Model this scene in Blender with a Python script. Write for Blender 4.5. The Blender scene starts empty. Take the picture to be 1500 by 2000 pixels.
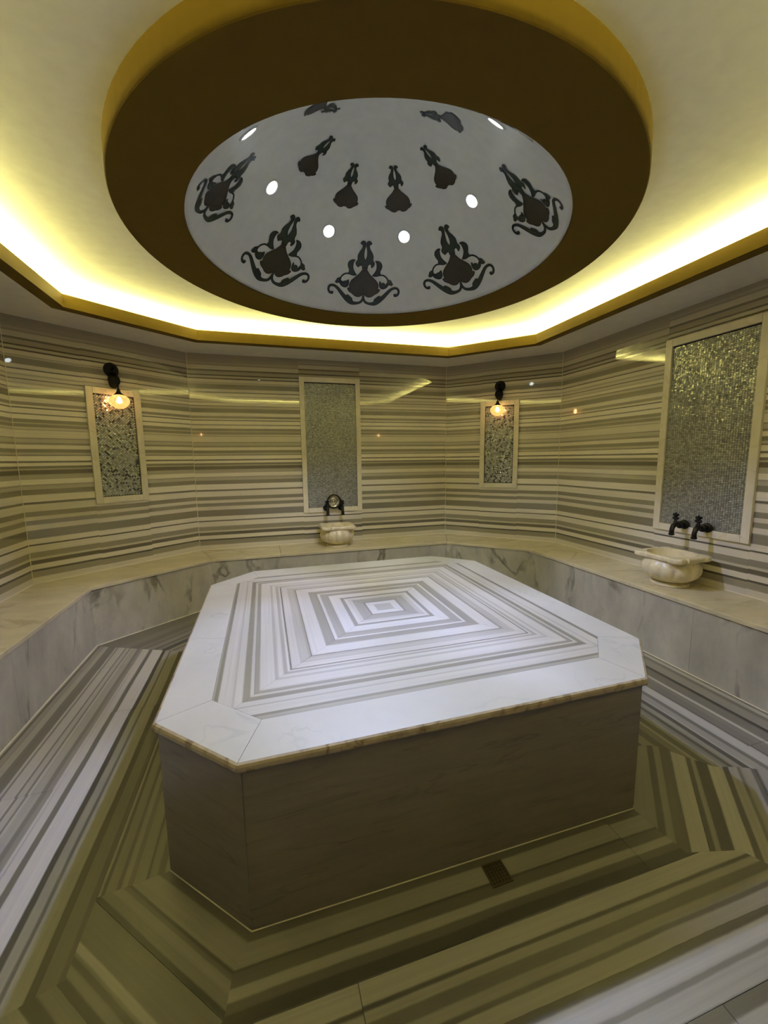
import bpy, bmesh, math, random
from mathutils import Vector, Matrix

# ------------------------------------------------------------------ camera, world, exposure
SC = bpy.context.scene
COL = SC.collection
cam_d = bpy.data.cameras.new('camera')
cam = bpy.data.objects.new('camera', cam_d)
COL.objects.link(cam)
CF = Vector((0.2797, 0.9513, -0.1299)).normalized()
CR = Vector((0.959, -0.2829, -0.0130))
CR = (CR - CF * CR.dot(CF)).normalized()
CU = CR.cross(CF)
cam.matrix_world = Matrix(((CR.x, CU.x, -CF.x, -0.7139), (CR.y, CU.y, -CF.y, -2.4533),
                           (CR.z, CU.z, -CF.z, 1.6), (0, 0, 0, 1)))
cam_d.sensor_fit = 'HORIZONTAL'
cam_d.sensor_width = 36.0
cam_d.lens = 790.75 / 1500 * 36.0
cam_d.clip_start = 0.02
SC.camera = cam

world = bpy.data.worlds.new('world')
world.use_nodes = True
world.node_tree.nodes['Background'].inputs[0].default_value = (0.5, 0.5, 0.4, 1)
world.node_tree.nodes['Background'].inputs[1].default_value = 0.0
SC.world = world
SC.view_settings.view_transform = 'Standard'
SC.view_settings.look = 'None'
SC.view_settings.gamma = 1
SC.view_settings.use_curve_mapping = False
SC.view_settings.exposure = 0.15
SC.cycles.max_bounces = 10
SC.cycles.diffuse_bounces = 7
SC.cycles.glossy_bounces = 4
SC.cycles.sample_clamp_indirect = 6.0
SC.cycles.caustics_reflective = False
SC.cycles.caustics_refractive = False

COVE_COL = (1.0, 0.90, 0.27)
COVE_STR = 540.0
SPOT_POWER = 182.0

random.seed(7)
PI = math.pi

# ------------------------------------------------------------------ helpers
def new_obj(name, bm_or_mesh, mat, parent=None, smooth=False):
    if isinstance(bm_or_mesh, bmesh.types.BMesh):
        me = bpy.data.meshes.new(name)
        bmesh.ops.recalc_face_normals(bm_or_mesh, faces=bm_or_mesh.faces)
        bm_or_mesh.to_mesh(me)
        bm_or_mesh.free()
    else:
        me = bm_or_mesh
    o = bpy.data.objects.new(name, me)
    COL.objects.link(o)
    if mat is not None and not me.materials:
        me.materials.append(mat)
    if smooth:
        for f in me.polygons:
            f.use_smooth = True
    if parent is not None:
        o.parent = parent
    return o

def empty(name, loc=(0, 0, 0), rz=0.0, label=None, cat=None, group=None, kind=None):
    o = bpy.data.objects.new(name, None)
    COL.objects.link(o)
    o.location = loc
    o.rotation_euler = (0, 0, rz)
    o.empty_display_size = 0.1
    tag(o, label, cat, group, kind)
    return o

def tag(o, label=None, cat=None, group=None, kind=None):
    if label: o['label'] = label
    if cat: o['category'] = cat
    if group: o['group'] = group
    if kind: o['kind'] = kind
    return o

def copy_tree(src, parent=None):
    c = src.copy()
    COL.objects.link(c)
    c.parent = parent
    for ch in list(src.children):
        copy_tree(ch, c)
    return c

def bm_box(bm, x0, x1, y0, y1, z0, z1, bevel=0.0):
    vs = [bm.verts.new(p) for p in ((x0, y0, z0), (x1, y0, z0), (x1, y1, z0), (x0, y1, z0),
                                    (x0, y0, z1), (x1, y0, z1), (x1, y1, z1), (x0, y1, z1))]
    fs = [bm.faces.new([vs[i] for i in q]) for q in ((3, 2, 1, 0), (4, 5, 6, 7), (0, 1, 5, 4), (1, 2, 6, 5), (2, 3, 7, 6), (3, 0, 4, 7))]
    if bevel > 0:
        es = list({e for f in fs for e in f.edges})
        bmesh.ops.bevel(bm, geom=es, offset=bevel, segments=2, affect='EDGES', profile=0.6)

def box(name, x0, x1, y0, y1, z0, z1, mat, parent=None, bevel=0.0):
    bm = bmesh.new()
    bm_box(bm, x0, x1, y0, y1, z0, z1, bevel)
    return new_obj(name, bm, mat, parent)

def prism(name, poly, z0, z1, mat, parent=None, uvf=None, bevel=0.0):
    """vertical prism over a 2-D polygon; uvf(x, y, z) -> (u, v)"""
    bm = bmesh.new()
    lo = [bm.verts.new((x, y, z0)) for x, y in poly]
    hi = [bm.verts.new((x, y, z1)) for x, y in poly]
    n = len(poly)
    top = bm.faces.new(hi)
    bm.faces.new(lo[::-1])
    for i in range(n):
        j = (i + 1) % n
        bm.faces.new((lo[i], lo[j], hi[j], hi[i]))
    if bevel > 0:
        es = [e for e in top.edges]
        bmesh.ops.bevel(bm, geom=es, offset=bevel, segments=3, affect='EDGES', profile=0.6)
    if uvf:
        lay = bm.loops.layers.uv.new('UVMap')
        for f in bm.faces:
            for l in f.loops:
                l[lay].uv = uvf(*l.vert.co)
    return new_obj(name, bm, mat, parent)

def lathe_bm(prof, seg=32, bm=None, rfun=None, cap=True, mtx=None):
    bm = bm or bmesh.new()
    rings = []
    for (r, z) in prof:
        ring = []
        for i in range(seg):
            t = 2 * PI * i / seg
            rr = r if rfun is None else rfun(r, z, t)
            p = Vector((rr * math.cos(t), rr * math.sin(t), z))
            if mtx: p = mtx @ p
            ring.append(bm.verts.new(p))
        rings.append(ring)
    for a, b in zip(rings[:-1], rings[1:]):
        for i in range(seg):
            j = (i + 1) % seg
            bm.faces.new((a[i], a[j], b[j], b[i]))
    if cap:
        bm.faces.new(rings[0][::-1])
        bm.faces.new(rings[-1])
    return bm

def tube_bm(pts, rad, seg=10, bm=None):
    """tube along points, rad scalar or list"""
    bm = bm or bmesh.new()
    pts = [Vector(p) for p in pts]
    n = len(pts)
    rads = rad if isinstance(rad, (list, tuple)) else [rad] * n
    prev = None
    rings = []
    for i, p in enumerate(pts):
        t = (pts[min(i + 1, n - 1)] - pts[max(i - 1, 0)]).normalized()
        if prev is None:
            a = t.orthogonal().normalized()
        else:
            a = (prev - t * prev.dot(t))
            a = a.normalized() if a.length > 1e-6 else t.orthogonal().normalized()
        prev = a
        b = t.cross(a)
        rings.append([bm.verts.new(p + (a * math.cos(2 * PI * k / seg) + b * math.sin(2 * PI * k / seg)) * rads[i]) for k in range(seg)])
    for r0, r1 in zip(rings[:-1], rings[1:]):
        for k in range(seg):
            j = (k + 1) % seg
            bm.faces.new((r0[k], r0[j], r1[j], r1[k]))
    bm.faces.new(rings[0][::-1])
    bm.faces.new(rings[-1])
    return bm

def spline(pts, n=6):
    """Catmull-Rom through points"""
    P = [Vector(p) for p in pts]
    P = [P[0] * 2 - P[1]] + P + [P[-1] * 2 - P[-2]]
    out = []
    for i in range(1, len(P) - 2):
        for k in range(n):
            t = k / n
            a, b, c, d = P[i - 1], P[i], P[i + 1], P[i + 2]
            out.append(0.5 * ((2 * b) + (c - a) * t + (2 * a - 5 * b + 4 * c - d) * t * t + (3 * b - a - 3 * c + d) * t ** 3))
    out.append(P[-2])
    return out

# ------------------------------------------------------------------ materials
def mat_new(name):
    m = bpy.data.materials.new(name)
    m.use_nodes = True
    nt = m.node_tree
    b = nt.nodes['Principled BSDF']
    return m, nt, b

def plain(name, col, rough=0.5, metal=0.0, spec=0.5):
    m, nt, b = mat_new(name)
    tc = nt.nodes.new('ShaderNodeTexCoord')
    n = nt.nodes.new('ShaderNodeTexNoise')
    n.inputs['Scale'].default_value = 14
    n.inputs['Detail'].default_value = 4
    mr = nt.nodes.new('ShaderNodeMapRange')
    mr.inputs['To Min'].default_value = 0.9
    mr.inputs['To Max'].default_value = 1.1
    mx = nt.nodes.new('ShaderNodeVectorMath'); mx.operation = 'SCALE'
    mx.inputs[0].default_value = col
    nt.links.new(tc.outputs['Object'], n.inputs['Vector'])
    nt.links.new(n.outputs['Fac'], mr.inputs['Value'])
    nt.links.new(mr.outputs[0], mx.inputs['Scale'])
    nt.links.new(mx.outputs[0], b.inputs['Base Color'])
    b.inputs['Roughness'].default_value = rough
    b.inputs['Metallic'].default_value = metal
    b.inputs['Specular IOR Level'].default_value = spec
    return m

def emit(name, col, strength):
    m = bpy.data.materials.new(name)
    m.use_nodes = True
    nt = m.node_tree
    nt.nodes.clear()
    e = nt.nodes.new('ShaderNodeEmission')
    e.inputs[0].default_value = (*col, 1)
    e.inputs[1].default_value = strength
    o = nt.nodes.new('ShaderNodeOutputMaterial')
    nt.links.new(e.outputs[0], o.inputs[0])
    return m

ALB = [.07, .10, .15, .21, .28, .36, .46, .58, .71, .82]
def alb(l, soft=1.0):
    l = max(0, min(9, l))
    i = min(8, int(l)); f = l - i
    a = ALB[i] * (1 - f) + ALB[i + 1] * f
    a = .78 * (a / .78) ** soft
    k = a / .78
    # darker bands lean to a cool grey-brown, pale ones to cream
    return (a, a * (.955 + .03 * k), a * (.87 + .07 * k), 1)

def striped(name, segs, rough=.08, soft=1.0, wob=.006, tint=(1, 1, 1), bump=0.0):
    """segs: ascending list of (start, level). Coordinate is uv.v in metres."""
    m, nt, b = mat_new(name)
    N, L = nt.nodes, nt.links
    uv = N.new('ShaderNodeUVMap'); uv.uv_map = 'UVMap'
    sep = N.new('ShaderNodeSeparateXYZ')
    L.new(uv.outputs[0], sep.inputs[0])
    # slow wobble along the stone
    mp = N.new('ShaderNodeVectorMath'); mp.operation = 'MULTIPLY'
    mp.inputs[1].default_value = (1.6, 7.0, 1)
    L.new(uv.outputs[0], mp.inputs[0])
    n1 = N.new('ShaderNodeTexNoise'); n1.inputs['Scale'].default_value = 1.0; n1.inputs['Detail'].default_value = 3
    L.new(mp.outputs[0], n1.inputs['Vector'])
    ma = N.new('ShaderNodeMath'); ma.operation = 'MULTIPLY_ADD'
    ma.inputs[1].default_value = wob * 4
    ma.inputs[2].default_value = -wob * 2
    L.new(n1.outputs['Fac'], ma.inputs[0])
    add = N.new('ShaderNodeMath'); add.operation = 'ADD'
    L.new(sep.outputs['Y'], add.inputs[0]); L.new(ma.outputs[0], add.inputs[1])
    # soft fringe: tiny grain offset so that edges are not razor sharp
    mp3 = N.new('ShaderNodeVectorMath'); mp3.operation = 'MULTIPLY'
    mp3.inputs[1].default_value = (22, 260, 1)
    L.new(uv.outputs[0], mp3.inputs[0])
    n3 = N.new('ShaderNodeTexNoise'); n3.inputs['Scale'].default_value = 1.0; n3.inputs['Detail'].default_value = 1
    L.new(mp3.outputs[0], n3.inputs['Vector'])
    ma3 = N.new('ShaderNodeMath'); ma3.operation = 'MULTIPLY_ADD'
    ma3.inputs[1].default_value = .003; ma3.inputs[2].default_value = -.0015
    L.new(n3.outputs['Fac'], ma3.inputs[0])
    add2 = N.new('ShaderNodeMath'); add2.operation = 'ADD'
    L.new(add.outputs[0], add2.inputs[0]); L.new(ma3.outputs[0], add2.inputs[1])
    coord = add2.outputs[0]
    chunks = [segs[i:i + 14] for i in range(0, len(segs), 14)]
    SOFT = .0028
    out = None
    for ci, ch in enumerate(chunks):
        lo = ch[0][0]
        hi = chunks[ci + 1][0][0] if ci + 1 < len(chunks) else ch[-1][0] + .2
        mr = N.new('ShaderNodeMapRange')
        mr.inputs['From Min'].default_value = lo
        mr.inputs['From Max'].default_value = hi
        L.new(coord, mr.inputs['Value'])
        cr = N.new('ShaderNodeValToRGB')
        cr.color_ramp.interpolation = 'LINEAR'
        els = cr.color_ramp.elements
        while len(els) > 1: els.remove(els[-1])
        els[0].position = 0.0; els[0].color = alb(ch[0][1], soft)
        pl, ps = ch[0][1], lo
        for k_, (s, l) in enumerate(ch[1:]):
            nx = ch[k_ + 2][0] if k_ + 2 < len(ch) else hi
            w_ = min(SOFT, (s - ps) * .4, (nx - s) * .4)
            e = els.new((s - w_ - lo) / (hi - lo)); e.color = alb(pl, soft)
            e = els.new((s + w_ - lo) / (hi - lo)); e.color = alb(l, soft)
            pl, ps = l, s
        L.new(mr.outputs[0], cr.inputs[0])
        if out is None:
            out = cr.outputs[0]
        else:
            gt = N.new('ShaderNodeMath'); gt.operation = 'GREATER_THAN'; gt.inputs[1].default_value = lo
            L.new(coord, gt.inputs[0])
            mx = N.new('ShaderNodeMix'); mx.data_type = 'RGBA'
            L.new(gt.outputs[0], mx.inputs['Factor']); L.new(out, mx.inputs['A']); L.new(cr.outputs[0], mx.inputs['B'])
            out = mx.outputs['Result']
    # fine streaks and cloudy veining
    mp2 = N.new('ShaderNodeVectorMath'); mp2.operation = 'MULTIPLY'
    mp2.inputs[1].default_value = (1.1, 75, 1)
    L.new(uv.outputs[0], mp2.inputs[0])
    n2 = N.new('ShaderNodeTexNoise'); n2.inputs['Scale'].default_value = 1.0; n2.inputs['Detail'].default_value = 5; n2.inputs['Roughness'].default_value = .6
    L.new(mp2.outputs[0], n2.inputs['Vector'])
    mr2 = N.new('ShaderNodeMapRange')
    mr2.inputs['From Min'].default_value = .3; mr2.inputs['From Max'].default_value = .7
    mr2.inputs['To Min'].default_value = .88; mr2.inputs['To Max'].default_value = 1.07
    L.new(n2.outputs['Fac'], mr2.inputs['Value'])
    sc = N.new('ShaderNodeVectorMath'); sc.operation = 'SCALE'
    L.new(out, sc.inputs[0]); L.new(mr2.outputs[0], sc.inputs['Scale'])
    tn = N.new('ShaderNodeVectorMath'); tn.operation = 'MULTIPLY'; tn.inputs[1].default_value = tint
    L.new(sc.outputs[0], tn.inputs[0])
    L.new(tn.outputs[0], b.inputs['Base Color'])
    b.inputs['Roughness'].default_value = rough
    b.inputs['IOR'].default_value = 1.5
    return m

def veined(name, base, vein, rough=.2, scale=1.0, stretch=(1, 1, 1), width=.035, amount=.8, cloud=.12, rot=(0.3, 0.6, 0.4)):
    m, nt, b = mat_new(name)
    N, L = nt.nodes, nt.links
    tc = N.new('ShaderNodeTexCoord')
    mp = N.new('ShaderNodeMapping')
    mp.inputs['Rotation'].default_value = rot
    mp.inputs['Scale'].default_value = [s * scale for s in stretch]
    L.new(tc.outputs['Object'], mp.inputs[0])
    w = N.new('ShaderNodeTexNoise'); w.inputs['Scale'].default_value = 1.3; w.inputs['Detail'].default_value = 5
    w.inputs['Distortion'].default_value = .6
    L.new(mp.outputs[0], w.inputs['Vector'])
    # vein where the noise crosses .5
    s = N.new('ShaderNodeMath'); s.operation = 'SUBTRACT'; s.inputs[1].default_value = .5
    L.new(w.outputs['Fac'], s.inputs[0])
    a = N.new('ShaderNodeMath'); a.operation = 'ABSOLUTE'
    L.new(s.outputs[0], a.inputs[0])
    r = N.new('ShaderNodeMapRange'); r.inputs['From Min'].default_value = 0; r.inputs['From Max'].default_value = width
    r.inputs['To Min'].default_value = 1; r.inputs['To Max'].default_value = 0
    r.interpolation_type = 'SMOOTHERSTEP'
    L.new(a.outputs[0], r.inputs['Value'])
    brk = N.new('ShaderNodeTexNoise'); brk.inputs['Scale'].default_value = 2.3; brk.inputs['Detail'].default_value = 3
    L.new(mp.outputs[0], brk.inputs['Vector'])
    br = N.new('ShaderNodeMapRange'); br.inputs['From Min'].default_value = .42; br.inputs['From Max'].default_value = .62
    br.inputs['To Min'].default_value = 0; br.inputs['To Max'].default_value = amount
    L.new(brk.outputs['Fac'], br.inputs['Value'])
    mu = N.new('ShaderNodeMath'); mu.operation = 'MULTIPLY'
    L.new(r.outputs[0], mu.inputs[0]); L.new(br.outputs[0], mu.inputs[1])
    mx = N.new('ShaderNodeMix'); mx.data_type = 'RGBA'
    mx.inputs['A'].default_value = (*base, 1); mx.inputs['B'].default_value = (*vein, 1)
    L.new(mu.outputs[0], mx.inputs['Factor'])
    c = N.new('ShaderNodeTexNoise'); c.inputs['Scale'].default_value = 3.2; c.inputs['Detail'].default_value = 7; c.inputs['Roughness'].default_value = .62
    L.new(mp.outputs[0], c.inputs['Vector'])
    cr = N.new('ShaderNodeMapRange'); cr.inputs['From Min'].default_value = .3; cr.inputs['From Max'].default_value = .7
    cr.inputs['To Min'].default_value = 1 - cloud; cr.inputs['To Max'].default_value = 1 + cloud * .5
    L.new(c.outputs['Fac'], cr.inputs['Value'])
    sc = N.new('ShaderNodeVectorMath'); sc.operation = 'SCALE'
    L.new(mx.outputs['Result'], sc.inputs[0]); L.new(cr.outputs[0], sc.inputs['Scale'])
    L.new(sc.outputs[0], b.inputs['Base Color'])
    b.inputs['Roughness'].default_value = rough
    return m

WALL_SEGS = [(0.4874, 7.0), (0.5944, 4.0), (0.6495, 0.5), (0.6667, 7.5), (0.7113, 2.0), (0.749, 6.5), (0.7695, 4.0), (0.8207, 7.5), (0.8787, 1.0), (0.8923, 7.5), (0.9398, 3.0), (1.0177, 7.0), (1.0616, 3.5), (1.1021, 7.0), (1.1357, 3.5), (1.1794, 7.5), (1.243, 2.5), (1.2631, 8.0), (1.3265, 3.5), (1.3731, 6.0), (1.403, 5.0), (1.4163, 8.0), (1.4594, 5.5), (1.5024, 2.0), (1.542, 6.0), (1.5552, 3.0), (1.577, 8.5), (1.6046, 2.5), (1.6211, 8.5), (1.6637, 3.0), (1.6736, 6.0), (1.6933, 3.5), (1.726, 8.0), (1.7619, 4.0), (1.7808, 6.0), (1.8143, 3.5), (1.8227, 7.5), (1.8868, 5.0), (1.8951, 7.0), (1.9118, 4.0), (1.9395, 6.5), (1.9506, 4.0), (1.9811, 8.5), (2.0171, 3.0), (2.0281, 8.5), (2.0695, 2.0), (2.0806, 8.0), (2.0971, 4.5), (2.1246, 8.0), (2.1631, 4.0), (2.2125, 6.5), (2.2371, 3.0), (2.2453, 8.0), (2.2726, 6.0), (2.2863, 7.0), (2.3081, 3.5), (2.319, 7.0), (2.3435, 5.5), (2.3571, 7.5), (2.3897, 2.0), (2.4006, 7.0), (2.4331, 3.5), (2.4873, 6.0), (2.5008, 5.0), (2.5089, 7.0), (2.544, 1.0), (2.5574, 6.0), (2.5817, 1.0), (2.5951, 5.0), (2.6327, 2.5), (2.6515, 6.3), (2.6971, 4.5), (2.7104, 5.5), (2.7318, 5.0)]
SLAB_SEGS = [(0.0, 6.0), (0.0546, 8.5), (0.1045, 3.5), (0.116, 5.0), (0.1774, 7.0), (0.2043, 8.0), (0.2273, 4.0), (0.2504, 8.5), (0.3198, 4.5), (0.3314, 5.0), (0.3738, 8.5), (0.3916, 3.0), (0.397, 4.5), (0.4473, 8.5), (0.5302, 3.0), (0.5364, 5.5), (0.5481, 6.5), (0.5908, 8.0), (0.6336, 2.0), (0.6414, 8.5), (0.653, 6.0), (0.6725, 8.5), (0.6943, 6.5), (0.7115, 8.5), (0.7755, 4.5), (0.7974, 7.5), (0.813, 3.5), (0.8428, 8.0), (0.8717, 6.5), (0.8835, 8.0), (0.9368, 3.0), (0.9541, 5.5)]
def asc(pairs_outward, first):
    """list of (inner edge d, level) read going inward (descending d) -> ascending starts"""
    return pairs_outward
L_IN = [(0.9903, 6.0), (0.9816, 7.0), (0.9439, 4.5), (0.8801, 8.0), (0.8657, 5.0), (0.8541, 8.0), (0.7991, 5.0), (0.7876, 7.5), (0.7587, 5.0), (0.7471, 8.0), (0.7355, 7.0), (0.6893, 5.0), (0.6663, 6.0), (0.6432, 8.5), (0.5913, 4.0), (0.5625, 9.0), (0.4761, 1.5), (0.4503, 6.5), (0.4158, 3.5), (0.4014, 6.5), (0.3382, 2.0), (0.3096, 4.0), (0.2608, 2.5), (0.2408, 6.0), (0.2293, 2.0), (0.215, 5.0), (0.1921, 0.0)]
R_IN = [(1.098, 4.5), (1.0558, 7.5), (1.0174, 4.5), (0.98, 6.0), (0.893, 1.5), (0.8635, 4.5), (0.7786, 8.0), (0.7559, 5.0), (0.7161, 4.5), (0.6563, 2.5), (0.6439, 7.5), (0.5638, 4.0), (0.5332, 6.0), (0.4777, 7.5), (0.4705, 2.0), (0.4351, 6.0), (0.394, 2.5), (0.3673, 5.0), (0.3413, 2.0)]
def from_inward(lst, head, tail):
    d = [x[0] for x in lst]
    out = [(d[i + 1], lst[i][1]) for i in range(len(lst) - 1)]
    return sorted(head + out + tail)
FLOOR_L = from_inward(L_IN, [(-.05, 5), (.02, 2.5), (.045, 4.5), (.075, 1.5), (.085, 5), (.125, 3.5), (.145, 5.5), (.165, 2.5), (.18, 4.8)], [(.99, 6), (1.02, 3), (1.035, 7)])
FLOOR_R = from_inward(R_IN, [(-.05, 5.5), (.06, 2), (.09, 5.5), (.15, 3), (.2, 5), (.24, 6.5), (.262, 3.5), (.30, 6)], [(1.12, 5)])
FLOOR_F = [(-.05, 3.0), (0.03, 5.8), (0.0948, 1.5), (0.1038, 3.0), (0.1422, 6.5), (0.1736, 3.0), (0.2005, 1.0), (0.2396, 7.5), (0.3004, 2.0), (0.3134, 6.5), (0.3386, 3.4), (.372, 6), (.40, 3), (.415, 6.8), (.455, 3), (.48, 7.5), (.53, 5), (.545, 7), (.60, 3.5), (.64, 7), (.68, 2), (.70, 6), (.76, 4), (.80, 8), (.86, 3), (.90, 7), (.97, 4), (1.0, 7)]
FLOOR_NR = [(-.05, 5.5), (0.0869, 2.0), (0.1166, 5.5), (0.1463, 3.0), (0.1982, 7.5), (0.263, 2.5), (0.2833, 6.0), (0.3018, 2.0), (0.3517, 8.0), (0.4164, 2.5), (0.4422, 6.5), (0.4828, 4.0), (0.4975, 6.0), (0.5417, 3.0), (.57, 6), (.62, 4), (.65, 7), (.72, 4.5), (.76, 7), (.82, 3), (.86, 6.5), (.95, 4), (1.0, 7)]
FLOOR_NL = [(-.05, 3.0), (.015, 3.0), (.03, 5.6), (.105, 1.5), (0.1151, 3.5), (0.128, 5.5), (0.155, 4.6), (0.1827, 0.7), (.2, 4), (0.2936, 7.0), (0.3142, 4.5), (0.3225, 2.0), (0.34, 5.0), (0.365, 1.5), (.39, 4.5), (.43, 2), (.47, 6), (.52, 3), (.57, 6), (.62, 4), (.68, 7), (.75, 3), (.8, 6), (.88, 4), (.95, 7)]
SHORT = [(-.05, 4), (.03, 5.5), (.08, 3), (.11, 5), (.16, 2.5), (.18, 6), (.26, 4), (.30, 2), (.32, 5.5), (.40, 3), (.43, 6), (.5, 4), (.54, 6), (.56, 2.5), (.62, 5), (.66, 3), (.69, 5.5), (.75, 4.2), (.80, 5.5), (.82, 4), (.90, 5), (1.0, 4.5)]

M = {}
M['wall'] = striped('striped_marble_wall', WALL_SEGS, rough=.018, wob=.0014, soft=1.2, tint=(1.12, 1.075, .93))
M['slab'] = striped('striped_marble_platform', SLAB_SEGS, rough=.4, soft=.8, wob=.0012, tint=(.59, .60, .60))
for k, s in (('fl_l', FLOOR_L), ('fl_r', FLOOR_R), ('fl_f', FLOOR_F), ('fl_nr', FLOOR_NR), ('fl_nl', FLOOR_NL), ('fl_s', SHORT)):
    M[k] = striped('striped_marble_' + k, s, rough=.42, wob=.0035, soft=1.32, tint=(.56, .55, .545))
M['border'] = veined('white_marble_border', (.455, .46, .44), (.30, .31, .32), rough=.4, scale=1.2, width=.012, amount=.4, cloud=.08)
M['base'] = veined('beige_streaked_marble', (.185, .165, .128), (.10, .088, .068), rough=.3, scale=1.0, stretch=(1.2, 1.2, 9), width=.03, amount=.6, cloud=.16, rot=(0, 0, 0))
M['edge'] = veined('worn_marble_edge', (.42, .355, .27), (.14, .10, .06), rough=.45, scale=7, width=.08, amount=.8, cloud=.2)
M['benchtop'] = veined('cream_marble_bench', (.66, .60, .41), (.40, .33, .20), rough=.22, scale=1.0, stretch=(.8, 1.6, 2), width=.03, amount=.5, cloud=.16)
M['benchfront'] = veined('grey_veined_marble', (.50, .48, .40), (.16, .145, .115), rough=.3, scale=1.3, stretch=(1.3, 1.3, .6), width=.04, amount=.9, cloud=.26, rot=(.5, .7, .3))
M['frame'] = veined('cream_marble_frame', (.74, .69, .55), (.55, .48, .34), rough=.2, scale=3, width=.03, amount=.4, cloud=.07)
M['basin'] = veined('carved_cream_marble', (.76, .69, .47), (.42, .33, .18), rough=.3, scale=4, width=.04, amount=.5, cloud=.16)
M['grout'] = plain('cream_grout', (.66, .62, .47), .7)
M['darkgrout'] = plain('dark_grout', (.10, .09, .06), .8)
M['white'] = plain('white_ceiling_paint', (.74, .735, .70), .75)
M['soffit'] = plain('pale_soffit_paint', (.66, .65, .62), .75)
M['gold'] = plain('bronze_gold_paint', (.105, .068, .010), .6, spec=.1)
M['dome'] = plain('glossy_dome_paint', (.73, .78, .80), .5)
M['black'] = plain('black_cast_metal', (.003, .003, .004), .5, metal=.0, spec=.2)
M['silver'] = plain('silvered_metal', (.75, .72, .58), .22, metal=1.0)
M['drainm'] = plain('dark_bronze', (.05, .038, .018), .5, metal=.4)
M['pit'] = plain('drain_darkness', (.01, .01, .01), .8)
M['leaf'] = plain('dark_green_paint', (.012, .032, .029), .4)
M['flower'] = plain('dark_brown_paint', (.026, .024, .019), .4)
M['ink'] = plain('black_outline_paint', (.004, .005, .005), .45)
M['door'] = plain('dark_wood', (.16, .09, .04), .45)
M['bezel'] = plain('white_metal_ring', (.7, .7, .7), .35)

# mosaic: per-tile colour attribute
m, nt, b = mat_new('mother_of_pearl_mosaic')
at = nt.nodes.new('ShaderNodeAttribute'); at.attribute_name = 'tile_colour'
nt.links.new(at.outputs['Color'], b.inputs['Base Color'])
b.inputs['Roughness'].default_value = .18
b.inputs['Metallic'].default_value = .3
M['mosaic'] = m

# amber globe: thin tinted, ribbed glass
m = bpy.data.materials.new('amber_glass'); m.use_nodes = True
nt = m.node_tree; nt.nodes.clear(); N, L = nt.nodes, nt.links
tr = N.new('ShaderNodeBsdfTranslucent'); tr.inputs[0].default_value = (.62, .34, .17, 1)
tp = N.new('ShaderNodeBsdfTransparent'); tp.inputs[0].default_value = (1, .80, .56, 1)
gl = N.new('ShaderNodeBsdfGlossy'); gl.inputs['Roughness'].default_value = .1
wv = N.new('ShaderNodeTexNoise'); wv.inputs['Scale'].default_value = 40
tcn = N.new('ShaderNodeTexCoord'); L.new(tcn.outputs['Object'], wv.inputs['Vector'])
mr = N.new('ShaderNodeMapRange'); mr.inputs['To Min'].default_value = .35; mr.inputs['To Max'].default_value = .75
L.new(wv.outputs['Fac'], mr.inputs['Value'])
m1 = N.new('ShaderNodeMixShader'); L.new(mr.outputs[0], m1.inputs[0]); L.new(tp.outputs[0], m1.inputs[1]); L.new(tr.outputs[0], m1.inputs[2])
m2 = N.new('ShaderNodeMixShader'); m2.inputs[0].default_value = .08; L.new(m1.outputs[0], m2.inputs[1]); L.new(gl.outputs[0], m2.inputs[2])
o = N.new('ShaderNodeOutputMaterial'); L.new(m2.outputs[0], o.inputs[0])
M['globe'] = m
M['bulb'] = emit('glowing_bulb', (1, .70, .38), 60)
M['led'] = emit('warm_led_strip', COVE_COL, COVE_STR)
M['lens'] = emit('cool_spot_lens', (.85, .95, 1.0), 14)

# ------------------------------------------------------------------ plan geometry
ZS, ZT, ZL, ZC, HB, HT = 2.8208, 2.821, 2.9186, 3.0, .5374, .6395
XL, XR, YB, YF = -2.718, 2.7385, 2.7532, -2.7532
# counter-clockwise seen from below / the walls named by where they stand
RM = [Vector(v) for v in ((XL, -1.756), (XL, 1.756), (-1.493, YB), (1.723, YB), (XR, 1.711), (XR, -1.711), (1.723, YF), (-1.493, YF))]
WN = ['wall_left', 'wall_back_left', 'wall_back', 'wall_back_right', 'wall_right', 'wall_front_right', 'wall_front', 'wall_front_left']
def lx(a, b, c, d):
    r = b - a; s = d - c
    t = ((c - a).x * s.y - (c - a).y * s.x) / (r.x * s.y - r.y * s.x)
    return a + r * t
def offset_poly(P, d):
    n = len(P); segs = []
    for i in range(n):
        a, b_ = P[i], P[(i + 1) % n]
        t = (b_ - a).normalized(); nn = Vector((t.y, -t.x))
        segs.append((a + nn * d, b_ + nn * d))
    return [lx(segs[i - 1][0], segs[i - 1][1], segs[i][0], segs[i][1]) for i in range(n)]
def wall_frame(i):
    a, b_ = RM[i], RM[(i + 1) % 8]
    t = (b_ - a).normalized()
    return a, t, Vector((t.y, -t.x)), (b_ - a).length

# ------------------------------------------------------------------ walls
def wall_slab(parent, i, s0, s1, z0, z1, off0, off1, mat, name='marble_panel', vshift=0.0, bev=.0):
    a, t, n, ln = wall_frame(i)
    bm = bmesh.new()
    bm_box(bm, s0, s1, off0, off1, z0, z1, bev)
    lay = bm.loops.layers.uv.new('UVMap')
    for f in bm.faces:
        for l in f.loops:
            c = l.vert.co
            l[lay].uv = (c.x + i * 4.3, c.z + vshift)
    for v in bm.verts:
        p = a + t * v.co.x + n * v.co.y
        v.co = (p.x, p.y, v.co.z)
    return new_obj(name, bm, mat, parent)

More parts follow.
